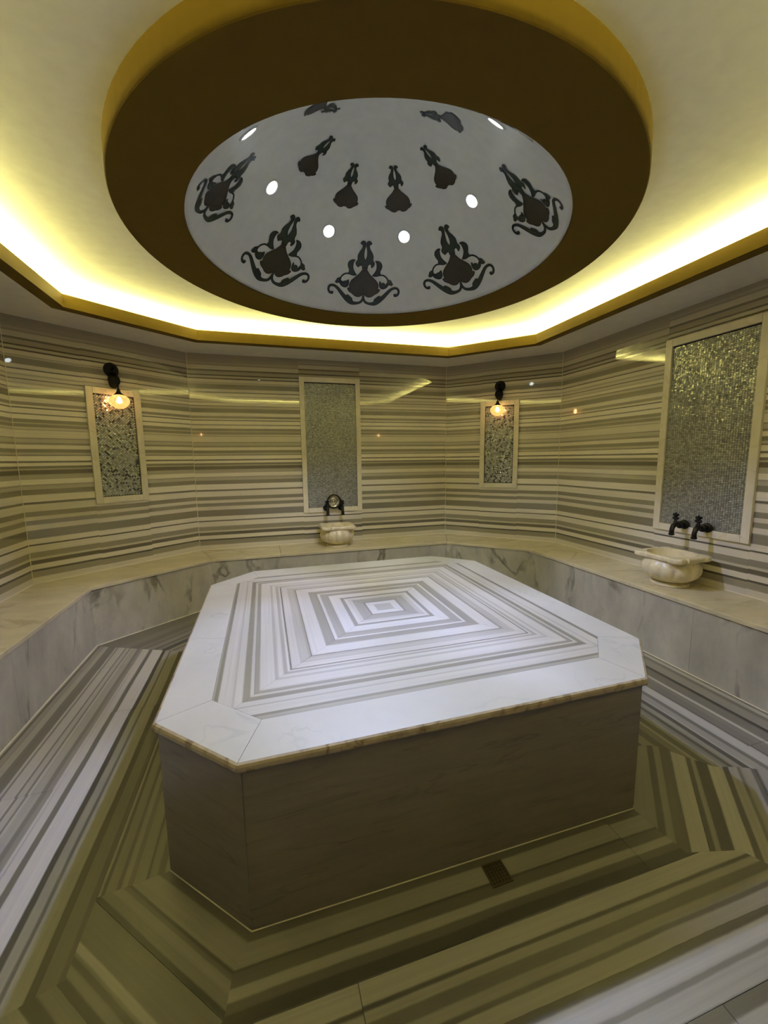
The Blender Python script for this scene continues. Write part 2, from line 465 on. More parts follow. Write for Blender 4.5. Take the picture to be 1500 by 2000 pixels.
NICHE = {1: (.79 - .245, .79 + .245, 1.203, 2.318), 2: (1.243, 2.005, .930, 2.610), 3: (.7275 - .245, .7275 + .245, 1.208, 2.318),
         4: (1.318, 2.098, .935, 2.588)}
NICHE[5] = (.73 - .245, .73 + .245, 1.203, 2.318)
NICHE[7] = (.79 - .245, .79 + .245, 1.203, 2.318)
G = .0012
for i in range(8):
    a, t, n, ln = wall_frame(i)
    bm = bmesh.new()
    lo, hi = 0.0, ZC
    if i == 6:
        # wall with the doorway behind the viewer
        bm_box(bm, -.05, .95, -.16, -.022, lo, hi)
        bm_box(bm, 2.05, ln + .05, -.16, -.022, lo, hi)
        bm_box(bm, .95, 2.05, -.16, -.022, 2.15, hi)
    else:
        bm_box(bm, -.05, ln + .05, -.16, -.022, lo, hi)
    for v in bm.verts:
        p = a + t * v.co.x + n * v.co.y
        v.co = (p.x, p.y, v.co.z)
    W = new_obj(WN[i], bm, M['grout'])
    tag(W, kind='structure')
    W['label'] = 'wall faced with horizontally striped cream and grey marble'
    z0, z1 = 0.0, ZC - .002
    if i == 6:
        wall_slab(W, i, G, .95 - G, z0, z1, -.022, 0, M['wall'])
        wall_slab(W, i, 2.05 + G, ln - G, z0, z1, -.022, 0, M['wall'])
        wall_slab(W, i, .95 + G, 2.05 - G, 2.15 + G, z1, -.022, 0, M['wall'])
    elif i in NICHE:
        s0, s1, n0, n1 = NICHE[i]
        wall_slab(W, i, G, s0 - G + .002, z0, z1, -.022, 0, M['wall'], vshift=random.uniform(-.001, .001))
        wall_slab(W, i, s1 + G - .002, ln - G, z0, z1, -.022, 0, M['wall'], vshift=random.uniform(-.004, .004))
        wall_slab(W, i, s0 + G, s1 - G, z0, n0 + .01, -.022, 0, M['wall'], vshift=.004)
        wall_slab(W, i, s0 + G, s1 - G, n1 - .01, z1, -.022, 0, M['wall'], vshift=-.055 if i in (2, 4) else -.004)
    else:
        wall_slab(W, i, G, ln - G, z0, z1, -.022, 0, M['wall'])
    # pale sealant line up the corner
    c = RM[i]
    bis = (wall_frame(i)[2] + wall_frame(i - 1)[2]).normalized()
    q = c + bis * .0005
    bm = bmesh.new()
    lathe_bm([(.0032, HB if i in (0, 1, 2, 3, 4, 5) else 0), (.0032, ZS)], 8, bm)
    for v in bm.verts: v.co += Vector((q.x, q.y, 0))
    new_obj('corner_seal', bm, M['grout'], W)

# door behind the viewer
a, t, n, ln = wall_frame(6)
def on_wall(i, s, off, z):
    a, t, n, ln = wall_frame(i)
    p = a + t * s + n * off
    return Vector((p.x, p.y, z))
D = wall_slab(None, 6, .99, 2.01, .01, 2.11, -.12, -.07, M['door'], name='door_1')
tag(D, kind='structure')
wall_slab(D, 6, .952, .988, 0, 2.148, -.155, .01, M['frame'], name='door_frame')
wall_slab(D, 6, 2.012, 2.048, 0, 2.148, -.155, .01, M['frame'], name='door_frame')
wall_slab(D, 6, .99, 2.01, 2.112, 2.148, -.155, .01, M['frame'], name='door_frame')

# ------------------------------------------------------------------ ceiling, soffit, cove trim
CX, CY, ZD, RD, RH = .051, .176, 2.883, 1.431, 1.104
def ring_slab(name, outer, inner, z0, z1, mat, parent=None):
    bm = bmesh.new()
    n = len(outer)
    O0 = [bm.verts.new((p.x, p.y, z0)) for p in outer]; I0 = [bm.verts.new((p.x, p.y, z0)) for p in inner]
    O1 = [bm.verts.new((p.x, p.y, z1)) for p in outer]; I1 = [bm.verts.new((p.x, p.y, z1)) for p in inner]
    for i in range(n):
        j = (i + 1) % n
        for q in ((O0[i], O0[j], I0[j], I0[i]), (O1[i], I1[i], I1[j], O1[j]), (O0[i], O1[i], O1[j], O0[j]), (I0[i], I0[j], I1[j], I1[i])):
            bm.faces.new(q)
    return new_obj(name, bm, mat, parent)
NSEG = 128
circ = [Vector((CX + (RD - .02) * math.cos(2 * PI * k / NSEG), CY + (RD - .02) * math.sin(2 * PI * k / NSEG))) for k in range(NSEG)]
outer = []
for k in range(NSEG):
    tt = 2 * PI * k / NSEG; dx, dy = math.cos(tt), math.sin(tt)
    s = min((XR + .2 - CX) / dx if dx > 0 else (XL - .2 - CX) / dx if dx < 0 else 9, (YB + .2 - CY) / dy if dy > 1e-9 else (YF - .2 - CY) / dy if dy < -1e-9 else 9)
    outer.append(Vector((CX + dx * s, CY + dy * s)))
CE = ring_slab('ceiling', outer, circ, ZC, ZC + .05, M['white'])
tag(CE, kind='structure')
LO = offset_poly(RM, .4562); LI = offset_poly(RM, .5547)
SF = ring_slab('trim_1', offset_poly(RM, .002), LO, ZS, ZS + .02, M['soffit'])
tag(SF, 'pale flat soffit running round the room under the cove light', kind='structure')
TR = empty('trim_2', kind='structure', label='bronze-gold octagonal cove lip round the raised ceiling')
for i in range(8):
    j = (i + 1) % 8
    prism('cove_lip', [tuple(p) for p in (LO[i], LO[j], LI[j], LI[i])], ZS - .001, ZL, M['gold'], TR)
LE0, LE1 = offset_poly(RM, .428), offset_poly(RM, .450)
LED = empty('led_strip', (0, 0, 0), label='hidden warm LED strip glowing behind the gold octagonal cove lip', cat='led strip')
for i in range(8):
    j = (i + 1) % 8
    prism('strip_profile', [tuple(p) for p in (LE0[i], LE0[j], LE1[j], LE1[i])], ZS + .021, ZL - .014, M['white'], LED)
    bm = bmesh.new()
    bm.faces.new([bm.verts.new((p.x, p.y, ZL + dz)) for p, dz in ((LE0[i], .003), (LE0[j], .003), (LE1[j], -.010), (LE1[i], -.010))])
    o = new_obj('light_band', bm, M['led'], LED)
    if o.data.polygons[0].normal.z < 0: o.data.flip_normals()

# ------------------------------------------------------------------ drum and dome
def dome_z(r): return 3.585 - .731 * r * r + .142 * r ** 3
DOME = empty('ceiling_dome', (CX, CY, ZD), label='round recessed dome with grey-white glossy inside and broad brown-gold drum rim', cat='dome')
bm = bmesh.new()
prof = [(RD, ZC + .03 - ZD), (RD, .004), (RD - .004, 0), (RH + .004, 0), (RH, .003), (RH, .02), (RH + .03, .02), (RH + .03, ZC + .03 - ZD)]
lathe_bm(prof + [prof[0]], 128, bm, cap=False)
bmesh.ops.remove_doubles(bm, verts=bm.verts, dist=1e-6)
new_obj('drum_ring', bm, M['gold'], DOME)
rs = [RH + .002 - k * (RH) / 40 for k in range(40)] + [.004]
z_in = dome_z(RH) + .0
dprof = [(RH + .002, .01)] + [(r, dome_z(r) - ZD) for r in rs[1:]]
bm = lathe_bm(dprof, 128, cap=False)
bm.faces.new([v for v in bm.verts[-128:]] if False else [v for v in list(bm.verts)[-128:]])
back = [(r + .0, z + .03) for r, z in dprof[::-1]]
sh = new_obj('dome_shell', bm, M['dome'], DOME, smooth=True)
md = sh.modifiers.new('thick', 'SOLIDIFY'); md.thickness = .02; md.offset = -1
for f in sh.data.polygons: pass
# outward thickness regardless of winding
c0 = sh.data.polygons[300]
md.offset = -1 if c0.normal.dot(Vector(c0.center) - Vector((0, 0, -.5))) < 0 else 1

T_BULB = [(-0.001, 0.569), (-0.043, 0.518), (-0.093, 0.452), (-0.163, 0.392), (-0.233, 0.332), (-0.267, 0.274), (-0.271, 0.211), (-0.256, 0.186), (-0.31, 0.188), (-0.28, 0.134), (-0.219, 0.096), (-0.173, 0.057), (-0.11, 0.037), (-0.056, 0.052), (-0.02, 0.079), (0, 0.06)]
T_LEAF = [(0.0, 0.500), (-0.044, 0.548), (-0.051, 0.599), (-0.082, 0.63), (-0.112, 0.617), (-0.123, 0.571), (-0.157, 0.603), (-0.168, 0.646), (-0.134, 0.695), (-0.135, 0.762), (-0.104, 0.825), (-0.068, 0.873), (-0.055, 0.915), (-0.062, 0.948), (-0.095, 0.965), (-0.070, 0.999), (-0.038, 1.002), (-0.014, 0.974), (-0.012, 0.929), (-0.026, 0.863), (-0.033, 0.787), (-0.027, 0.735), (0, 0.675)]
T_SIDE = [(-0.15, 0.430), (-0.218, 0.425), (-0.294, 0.455), (-0.282, 0.509), (-0.3, 0.554), (-0.312, 0.613), (-0.286, 0.662), (-0.236, 0.687), (-0.186, 0.683), (-0.209, 0.656), (-0.222, 0.594), (-0.218, 0.538), (-0.191, 0.485)]
T_CURL = [(-0.282, 0.448), (-0.346, 0.452), (-0.407, 0.421), (-0.442, 0.38), (-0.454, 0.327), (-0.441, 0.279)]
T_BALL = [(-0.435, 0.32), (-0.416, 0.273), (-0.391, 0.304), (-0.349, 0.314), (-0.327, 0.296), (-0.299, 0.343), (-0.294, 0.271), (-0.328, 0.214), (-0.387, 0.209), (-0.442, 0.241), (-0.47, 0.295)]
T_NUB = [(-0.442, 0.38), (-0.507, 0.364), (-0.525, 0.335), (-0.552, 0.3), (-0.518, 0.28), (-0.466, 0.305)]
T_SCR = [(-0.002, 0.057), (-0.005, 0.0), (-0.052, -0.068), (-0.14, -0.093), (-0.23, -0.082), (-0.305, -0.033), (-0.39, 0.048), (-0.459, 0.128), (-0.526, 0.201), (-0.59, 0.234), (-0.648, 0.233), (-0.687, 0.195), (-0.692, 0.143), (-0.667, 0.103), (-0.624, 0.094), (-0.609, 0.125)]
W_SCR = [.016, .018, .018, .022, .036, .040, .034, .028, .022, .018, .016, .016, .016, .018, .022, .018]
T_BUMP = [(-0.21, -0.075), (-0.221, -0.007), (-0.27, 0.039), (-0.304, 0.062), (-0.331, 0.051), (-0.334, 0.011), (-0.342, -0.037), (-0.284, -0.089)]
def mir(P): return [(-x, y) for x, y in P]
OC = Vector((CX, CY, 2.55))
def to_dome(p, eps):
    d = (p - OC).normalized(); lo, hi = .2, 2.0
    for _ in range(30):
        mid = (lo + hi) / 2; q = OC + d * mid
        r = math.hypot(q.x - CX, q.y - CY)
        if q.z > dome_z(r): hi = mid
        else: lo = mid
    return OC + d * (lo - eps) - Vector((CX, CY, ZD))
def motif(base, tip, full, parent):
    def P(ra):
        r, an = ra; an = math.radians(an)
        return Vector((CX + r * math.cos(an), CY + r * math.sin(an), dome_z(r)))
    B, T = P(base), P(tip)
    V = T - B; ln = V.length; V.normalize()
    nrm = (B - Vector((CX, CY, 2.4))).normalized()
    U = V.cross(nrm).normalized()
    def put(bm, eps):
        for v in bm.verts:
            p = B + U * (v.co.x * ln) + V * (v.co.y * ln)
            v.co = to_dome(p, eps)
    def fill(bm, poly):
        f = bm.faces.new([bm.verts.new((x, y, 0)) for x, y in poly])
        r = bmesh.ops.triangulate(bm, faces=[f])
    def dense(bm):
        for _ in range(3):
            es = [e for e in bm.edges if e.calc_length() * ln > .022]
            if not es: break
            bmesh.ops.subdivide_edges(bm, edges=es, cuts=1)
            bmesh.ops.triangulate(bm, faces=[f for f in bm.faces if len(f.verts) > 3])
    def ribbon(bm, pts, w):
        w = w if isinstance(w, list) else [w] * len(pts)
        sp = spline([(x, y, ww) for (x, y), ww in zip(pts, w)], 3)
        L_, R_ = [], []
        for i, p in enumerate(sp):
            t2 = (sp[min(i + 1, len(sp) - 1)] - sp[max(i - 1, 0)]).xy
            if t2.length < 1e-9: t2 = Vector((1, 0))
            t2.normalize(); nn = Vector((-t2.y, t2.x)) * p.z
            L_.append(bm.verts.new((p.x + nn.x, p.y + nn.y, 0))); R_.append(bm.verts.new((p.x - nn.x, p.y - nn.y, 0)))
        for i in range(len(sp) - 1):
            bm.faces.new((L_[i], L_[i + 1], R_[i + 1], R_[i]))
    flower = T_BULB + mir(T_BULB)[1:-1][::-1]
    bm = bmesh.new(); fill(bm, flower); dense(bm); put(bm, .003)
    fl = new_obj('tulip_motif', bm, M['flower'], parent)
    fl['label'] = 'painted dark tulip with green leaves and scrolls' if full else 'small painted dark tulip bud with two green leaves'
    bm = bmesh.new()
    for m_ in (lambda q: q, mir):
        fill(bm, m_(T_LEAF))
        if full:
            fill(bm, m_(T_SIDE)); fill(bm, m_(T_BALL)); fill(bm, m_(T_NUB)); fill(bm, m_(T_BUMP))
    dense(bm)
    if full:
        for m_ in (lambda q: q, mir):
            ribbon(bm, m_(T_CURL), .014); ribbon(bm, m_(T_SCR), W_SCR)
    put(bm, .0022)
    new_obj('painted_leaves', bm, M['leaf'], fl)
    bm = bmesh.new()
    for m_ in (lambda q: q, mir):
        ribbon(bm, m_(T_LEAF), .008)
        ribbon(bm, m_(T_BULB), .010)
        if full:
            for q in (T_SIDE, T_BALL, T_NUB): ribbon(bm, m_(q) + [m_(q)[0]], .008)
            ribbon(bm, m_(T_BUMP)[:-1], .008)
            S = T_SCR
            for sg in (1, -1):
                off = []
                for i_, (x, y) in enumerate(S):
                    a_ = Vector(S[max(i_ - 1, 0)]); b_ = Vector(S[min(i_ + 1, len(S) - 1)])
                    t_ = (b_ - a_).normalized(); off.append((x - t_.y * W_SCR[i_] * sg, y + t_.x * W_SCR[i_] * sg))
                ribbon(bm, m_(off), .006)
            ribbon(bm, m_(T_CURL), .006)
    if True:
        for sx in (-1, 1):
            ribbon(bm, [(0, .06), (sx * .06, .12), (sx * .13, .11), (sx * .2, .15), (sx * .26, .19)], .004)
        ribbon(bm, [(0, .06), (0, .2)], .006)
    put(bm, .0042)
    new_obj('black_outline', bm, M['ink'], fl)
for bb, tt in (((1.005, -180), (.739, -171.5)), ((1.004, 129.4), (.677, 133.0)), ((1.01, 82.2), (.683, 82.1)), ((1.008, 32.5), (.677, 29.5)), ((1.008, -21.4), (.731, -31.5)),
               ((1.01, -125), (.70, -125)), ((1.06, -84), (.76, -80))):
    motif(bb, tt, True, DOME)
for bb, tt in (((.504, 150.1), (.27, 166.8)), ((.525, 102.5), (.261, 110)), ((.533, 57.3), (.258, 51.1)), ((.535, 9.5), (.285, -4.7)), ((.55, -49), (.32, -56)), ((.54, -146), (.32, -150)), ((.62, -98), (.38, -98))):
    motif(bb, tt, False, DOME)

# recessed spotlights in the dome, each with its own lamp
SPOTS = [(.668, 108.2, 1.35, (.52, .60, 1), 'left of the two bright spotlights low in the dome, above the middle scroll tulip'),
         (.668, 57.0, 1.35, (.52, .60, 1), 'right of the two bright spotlights low in the dome, above the middle scroll tulip'),
         (.672, 159.8, 1.1, (.56, .58, 1), 'small dome spotlight on the left side beside the tulip buds'),
         (.662, 3.0, 1.1, (.58, .57, 1), 'small dome spotlight on the right side beside the tulip buds'),
         (.83, -64.0, .5, (.90, .82, 1), 'pinkish dome spotlight at the upper right edge of the dome rim'),
         (.865, -151.0, .45, (.80, .84, 1), 'tiny dome spotlight cut by the upper left edge of the dome rim'),
         (.668, -100, .45, (.80, .84, 1), 'dome spotlight on the near side hidden above the brown rim')]
for r, an, pw, col, lab in SPOTS:
    a_ = math.radians(an)
    p = Vector((CX + r * math.cos(a_), CY + r * math.sin(a_), dome_z(r)))
    dr = -1.462 * r + .426 * r * r
    inward = Vector((dr * math.cos(a_), dr * math.sin(a_), -1)).normalized()   # normal of the dome, facing down and inward
    root = empty('dome_spotlight', p, label=lab, cat='spotlight', group='spotlights recessed in the dome')
    q = inward.to_track_quat('Z', 'Y').to_matrix().to_4x4()
    bm = lathe_bm([(.050, -.004), (.056, .002), (.053, .006), (.043, .006), (.040, .001)], 24, cap=False, mtx=q)
    new_obj('bezel', bm, M['bezel'], root, smooth=True)
    bm = lathe_bm([(.0405, .0015), (.038, .004), (.025, .0055), (.002, .006)], 20, mtx=q)
    new_obj('lens', bm, M['lens'], root, smooth=True)
    ld = bpy.data.lights.new('spot_beam', 'SPOT')
    ld.energy = SPOT_POWER * pw; ld.color = col; ld.shadow_soft_size = .03
    ld.spot_size = math.radians(54); ld.spot_blend = .6
    lo_ = bpy.data.objects.new('spot_beam', ld); COL.objects.link(lo_)
    lo_.parent = root; lo_.location = inward * .03
    aim = Vector((inward.x * 1.0, inward.y * 1.0, inward.z)).normalized()
    lo_.rotation_mode = 'QUATERNION'; lo_.rotation_quaternion = aim.to_track_quat('-Z', 'Y')

# ------------------------------------------------------------------ floor
FL = box('floor', XL - .15, XR + .15, YF - .15, YB + .15, -.10, -.006, M['darkgrout'])
tag(FL, kind='structure')
SX, SY, SC_ = 1.144, 1.179, .3135
def chsq(sx, sy, c):
    c = c if isinstance(c, (list, tuple)) else [c] * 4
    # NL, FL, FR, NR
    return [Vector(v) for v in ((-sx + c[0], -sy), (-sx, -sy + c[0]), (-sx, sy - c[1]), (-sx + c[1], sy), (sx - c[2], sy), (sx, sy - c[2]), (sx, -sy + c[3]), (sx - c[3], -sy))]
SB = chsq(SX, SY, SC_)
BF = offset_poly(RM, .5198)          # foot of the bench, order: NL(left side), FL.. same as RM
# slab corner index -> bench corner
MIT = {0: [(-.885, -1.28), (-.90, -1.375), BF[7]], 1: [(-1.385, -.895), (-1.388, -1.145), (-1.53, -1.195), BF[0]],
       2: [(-1.49, 1.18), BF[1]], 3: [BF[2]], 4: [BF[3]], 5: [BF[4]],
       6: [(1.244, -.874), (1.30, -.90), (1.38, -1.02), (1.446, -1.104), (1.567, -1.145), BF[5]],
       7: [(.848, -1.344), (.854, -1.405), (1.072, -1.461), BF[6]]}
def clip(poly, nx, ny, c):
    """keep nx*x+ny*y <= c"""
    out = []
    for i in range(len(poly)):
        a, b_ = poly[i - 1], poly[i]
        da = nx * a[0] + ny * a[1] - c; db = nx * b_[0] + ny * b_[1] - c
        if (da <= 0) != (db <= 0):
            k = da / (da - db); out.append((a[0] + (b_[0] - a[0]) * k, a[1] + (b_[1] - a[1]) * k))
        if db <= 0: out.append((b_[0], b_[1]))
    return out
def area(p): return abs(sum(p[i - 1][0] * p[i][1] - p[i][0] * p[i - 1][1] for i in range(len(p)))) / 2
SECT = [  # slab corner a, b, rows, cuts per row (along coordinate), material
    (1, 2, [0, .241, .63, 1.2], [[], [.378], [-.255, 1.05]], 'fl_l', 'x'),
    (2, 3, [0, .3, .62, 1.3], [[], [], []], 'fl_s', 'n'),
    (3, 4, [0, .241, .63, 1.2], [[.2], [-.5], [.4]], 'fl_s', 'y'),
    (4, 5, [0, .3, .62, 1.3], [[], [], []], 'fl_s', 'n'),
    (5, 6, [0, .241, .63, 1.2], [[.1], [-.22], [-1.05, .6]], 'fl_r', 'x'),
    (6, 7, [0, .263, .56, .9, 1.4], [[], [], [], []], 'fl_nr', 'n'),
    (7, 0, [0, .2396, .60, 1.2], [[.656], [-.513], [.5]], 'fl_f', 'y'),
    (0, 1, [0, .20, .56, .9, 1.4], [[], [], [], []], 'fl_nl', 'n')]
for si, (ia, ib, rows, cuts, mk, ax) in enumerate(SECT):
    A, B = SB[ia], SB[ib]
    t = (B - A).normalized(); nn = Vector((t.y, -t.x))
    if nn.dot(A + B) < 0: nn = -nn
    c0 = nn.dot(A)
    poly = [tuple(A)] + [tuple(q) for q in MIT[ia]] + [tuple(q) for q in MIT[ib]][::-1] + [tuple(B)]
    for ri in range(len(rows) - 1):
        d0, d1 = rows[ri], rows[ri + 1]
        band = clip(clip(poly, -nn.x, -nn.y, -(c0 + d0 + (.0008 if ri else -.0))), nn.x, nn.y, c0 + d1 - .0008)
        if len(band) < 3: continue
        pieces = [band]
        tv = Vector((0, 1)) if ax == 'x' else Vector((1, 0))
        for cc in cuts[ri]:
            nxt = []
            for pc in pieces:
                nxt += [clip(pc, tv.x, tv.y, cc - .001), clip(pc, -tv.x, -tv.y, -cc - .001)]
            pieces = [p for p in nxt if len(p) > 2 and area(p) > .002]
        for k, pc in enumerate(pieces):
            sh_ = random.uniform(-.004, .004) if k else 0
            uo = random.uniform(0, 9)
            cl = []
            for q in pc:
                if not cl or (Vector(q) - Vector(cl[-1])).length > 1e-4: cl.append(q)
            if (Vector(cl[0]) - Vector(cl[-1])).length < 1e-4: cl.pop()
            prism('floor_tile', cl, -.006, random.uniform(-.0006, 0), M[mk], FL,
                  uvf=lambda x, y, z, t=t, nn=nn, c0=c0, s=sh_, uo=uo: (t.x * x + t.y * y + uo, nn.x * x + nn.y * y - c0 + s))

# ------------------------------------------------------------------ central platform
PF = empty('marble_platform', (0, 0, 0), label='large octagonal marble heating platform in the centre with mitred striped top', cat='platform')
bb = chsq(SX, SY, SC_)
bin_ = chsq(SX - .03, SY - .03, SC_ - .012)
ZB = HT - .036
for i in range(8):
    j = (i + 1) % 8
    g = (bb[j] - bb[i]).normalized() * .0008
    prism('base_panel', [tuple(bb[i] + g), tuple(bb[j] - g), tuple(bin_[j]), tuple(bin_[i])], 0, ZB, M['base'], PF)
    # pale bead of sealant along the foot
    bm = tube_bm([(bb[i].x, bb[i].y, .001), (bb[j].x, bb[j].y, .001)], .0028, 6)
    new_obj('sealant_bead', bm, M['grout'], PF)
ot = chsq(SX + .015, SY + .015, SC_)
it = [Vector(v) for v in ((-.768, -.977), (-.962, -.786), (-.962, .842), (-.80, .977), (.80, .977), (.962, .842), (.962, -.79), (.788, -.977))]
def border_piece(pts_out, pts_in):
    """slab with a rounded nose along the outer edge"""
    poly = [tuple(p) for p in pts_out] + [tuple(p) for p in pts_in[::-1]]
    bm = bmesh.new()
    n_o = len(pts_out)
    def ring(z, d):
        vs = []
        for k, p in enumerate(poly):
            if k < n_o:
                a_, b_ = Vector(pts_out[0]), Vector(pts_out[-1])
                t_ = (b_ - a_).normalized(); nn_ = Vector((t_.y, -t_.x))
                if nn_.dot(a_) > 0: nn_ = -nn_
                # slide inward along the joint so neighbours stay flush
                q = Vector(p); inn = Vector(pts_in[0 if k == 0 else -1]); dr = (inn - q).normalized()
                q = q + dr * (d / max(.2, abs(dr.dot(nn_))))
                vs.append(bm.verts.new((q.x, q.y, z)))
            else:
                vs.append(bm.verts.new((p[0], p[1], z)))
        return vs
    levels = [(ZB, .012), (ZB + .004, .004), (ZB + .012, .0), (ZB + .024, .0), (ZB + .032, .004), (HT, .012)]
    R_ = [ring(z, d) for z, d in levels]
    bm.faces.new(R_[0][::-1]); top = bm.faces.new(R_[-1])
    n = len(poly)
    for r0, r1 in zip(R_[:-1], R_[1:]):
        for k in range(n):
            l = (k + 1) % n
            f = bm.faces.new((r0[k], r0[l], r1[l], r1[k]))
            if k < n_o - 1: f.material_index = 1
    me = bpy.data.meshes.new('border_slab'); bmesh.ops.recalc_face_normals(bm, faces=bm.faces); bm.to_mesh(me); bm.free()
    me.materials.append(M['border']); me.materials.append(M['edge'])
    return new_obj('border_slab', me, None, PF)
for i in range(8):
    j = (i + 1) % 8
    g = (ot[j] - ot[i]).normalized() * .0009
    if i == 1:
        k0 = Vector((ot[1].x, -.13)); k1 = Vector((it[1].x, -.178))
        border_piece([ot[1] + g, k0 - g], [it[1] + g, k1 - g])
        border_piece([k0 + g, ot[2] - g], [k1 + g, it[2] - g])
    else:
        border_piece([ot[i] + g, ot[j] - g], [it[i] + g, it[j] - g])
# mitred inlay, four quadrants of strips
RING = [.0546, .1045, .2273, .3916, .5302, .6336, .797, .9795]
sqx, sqy = .962, .977
inner_poly = [tuple(v) for v in it]
prism('inlay_centre', [(-RING[0], -RING[0]), (RING[0], -RING[0]), (RING[0], RING[0]), (-RING[0], RING[0])], ZB + .002, HT, M['slab'], PF,
      uvf=lambda x, y, z: (x + 3, .01))
for q, (dx, dy) in enumerate(((-1, 0), (0, 1), (1, 0), (0, -1))):
    for a_, b_ in zip(RING[:-1], RING[1:]):
        tx, ty = -dy, dx
        g = .0006
        P4 = [(dx * a_ + tx * (a_ - g), dy * a_ + ty * (a_ - g)), (dx * b_ + tx * (b_ - g), dy * b_ + ty * (b_ - g)),
              (dx * b_ - tx * (b_ - g), dy * b_ - ty * (b_ - g)), (dx * a_ - tx * (a_ - g), dy * a_ - ty * (a_ - g))]
        P4 = clip(clip(P4, -dx, -dy, -(a_ + .0005)), dx, dy, b_ - .0004)
        # cut by the octagonal field
        for k in range(8):
            A, B = it[k], it[(k + 1) % 8]
            t_ = (B - A).normalized(); n_ = Vector((t_.y, -t_.x))
            if n_.dot(A) < 0: n_ = -n_
            P4 = clip(P4, n_.x, n_.y, n_.dot(A) - .001)
        if len(P4) < 3: continue
        uo = random.uniform(0, 9)
        prism('inlay_strip', P4, ZB + .002, HT - random.uniform(0, .0003), M['slab'], PF,
              uvf=lambda x, y, z, dx=dx, dy=dy, uo=uo: (-dy * x + dx * y + uo, dx * x + dy * y))
# filler under the inlay so the joints are closed
prism('bedding', [tuple(p) for p in chsq(SX - .04, SY - .04, .3)], ZB - .02, ZB + .0015, M['grout'], PF)

# ------------------------------------------------------------------ bench round the wall
BN = empty('marble_bench', (0, 0, 0), label='continuous marble bench running round the foot of the striped walls', cat='bench')
BE = offset_poly(RM, .5198 - .0); BE2 = offset_poly(RM, .532)
JO = {2: [.921], 0: [], 1: [], 3: [], 4: [.2], 5: [], 6: [], 7: []}
BI = offset_poly(RM, .50)
W0 = offset_poly(RM, .001)
for i in range(8):
    if i == 6: continue
    j = (i + 1) % 8
    def cutpoly(P, s0, s1, i=i):
        a, t, n, ln = wall_frame(i)
        c = t.dot(a)
        if s0 is not None: P = clip(P, -t.x, -t.y, -(c + s0 + .0008))
        if s1 is not None: P = clip(P, t.x, t.y, c + s1 - .0008)
        return P
    a, t, n, ln = wall_frame(i)
    top = [tuple(W0[i] + t * .0008), tuple(W0[j] - t * .0008), tuple(BE2[j] - t * .0008), tuple(BE2[i] + t * .0008)]
    fr = [tuple(BE[i] + t * .0006), tuple(BE[j] - t * .0006), tuple(BI[j] - t * .0006), tuple(BI[i] + t * .0006)]
    segs = [None] + JO[i] + [None]
    for s0, s1 in zip(segs[:-1], segs[1:]):
        prism('seat_slab', cutpoly(top, s0, s1), HB - .03, HB, M['benchtop'], BN, bevel=.006)
    for s0, s1 in zip([None] + ([1.05, 2.1] if ln > 2 else [.8]), ([1.05, 2.1] if ln > 2 else [.8]) + [None]):
        pc = cutpoly(fr, s0, s1)
        if len(pc) > 2: prism('front_panel', pc, 0, HB - .0305, M['benchfront'], BN)
    bm = tube_bm([(BE[i].x, BE[i].y, .001), (BE[j].x, BE[j].y, .001)], .006, 6)
    new_obj('sealant_bead', bm, M['grout'], BN)
    bm = tube_bm([(RM[i].x, RM[i].y, HB), (RM[j].x, RM[j].y, HB)], .007, 6)
    new_obj('sealant_bead', bm, M['grout'], BN)
# core closing the seat from below is the wall-side fill
for i in (0, 1, 2, 3, 4, 5, 7):
    j = (i + 1) % 8
    C0 = offset_poly(RM, .49)
    prism('bench_core', [tuple(W0[i]), tuple(W0[j]), tuple(C0[j]), tuple(C0[i])], -.004, HB - .032, M['grout'], BN)

# ------------------------------------------------------------------ mosaic niches
def add_tile(verts, faces, cols, c, u, w, nrm, hu, hw, tilt, col):
    """little tile with four bevelled sides, centre c"""
    du = u + nrm * random.gauss(0, tilt); dw = w + nrm * random.gauss(0, tilt)
    k = len(verts)
    for su, sw in ((-1, -1), (1, -1), (1, 1), (-1, 1)):
        verts.append(c + du * (hu * su) + dw * (hw * sw) + nrm * .003)
    for su, sw in ((-1, -1), (1, -1), (1, 1), (-1, 1)):
        verts.append(c + u * (hu * su) + w * (hw * sw) - nrm * .001)
    faces.append((k, k + 1, k + 2, k + 3)); cols.append(col)
    for e in range(4):
        f = (e + 1) % 4
        faces.append((k + 4 + e, k + 4 + f, k + f, k + e)); cols.append(col)

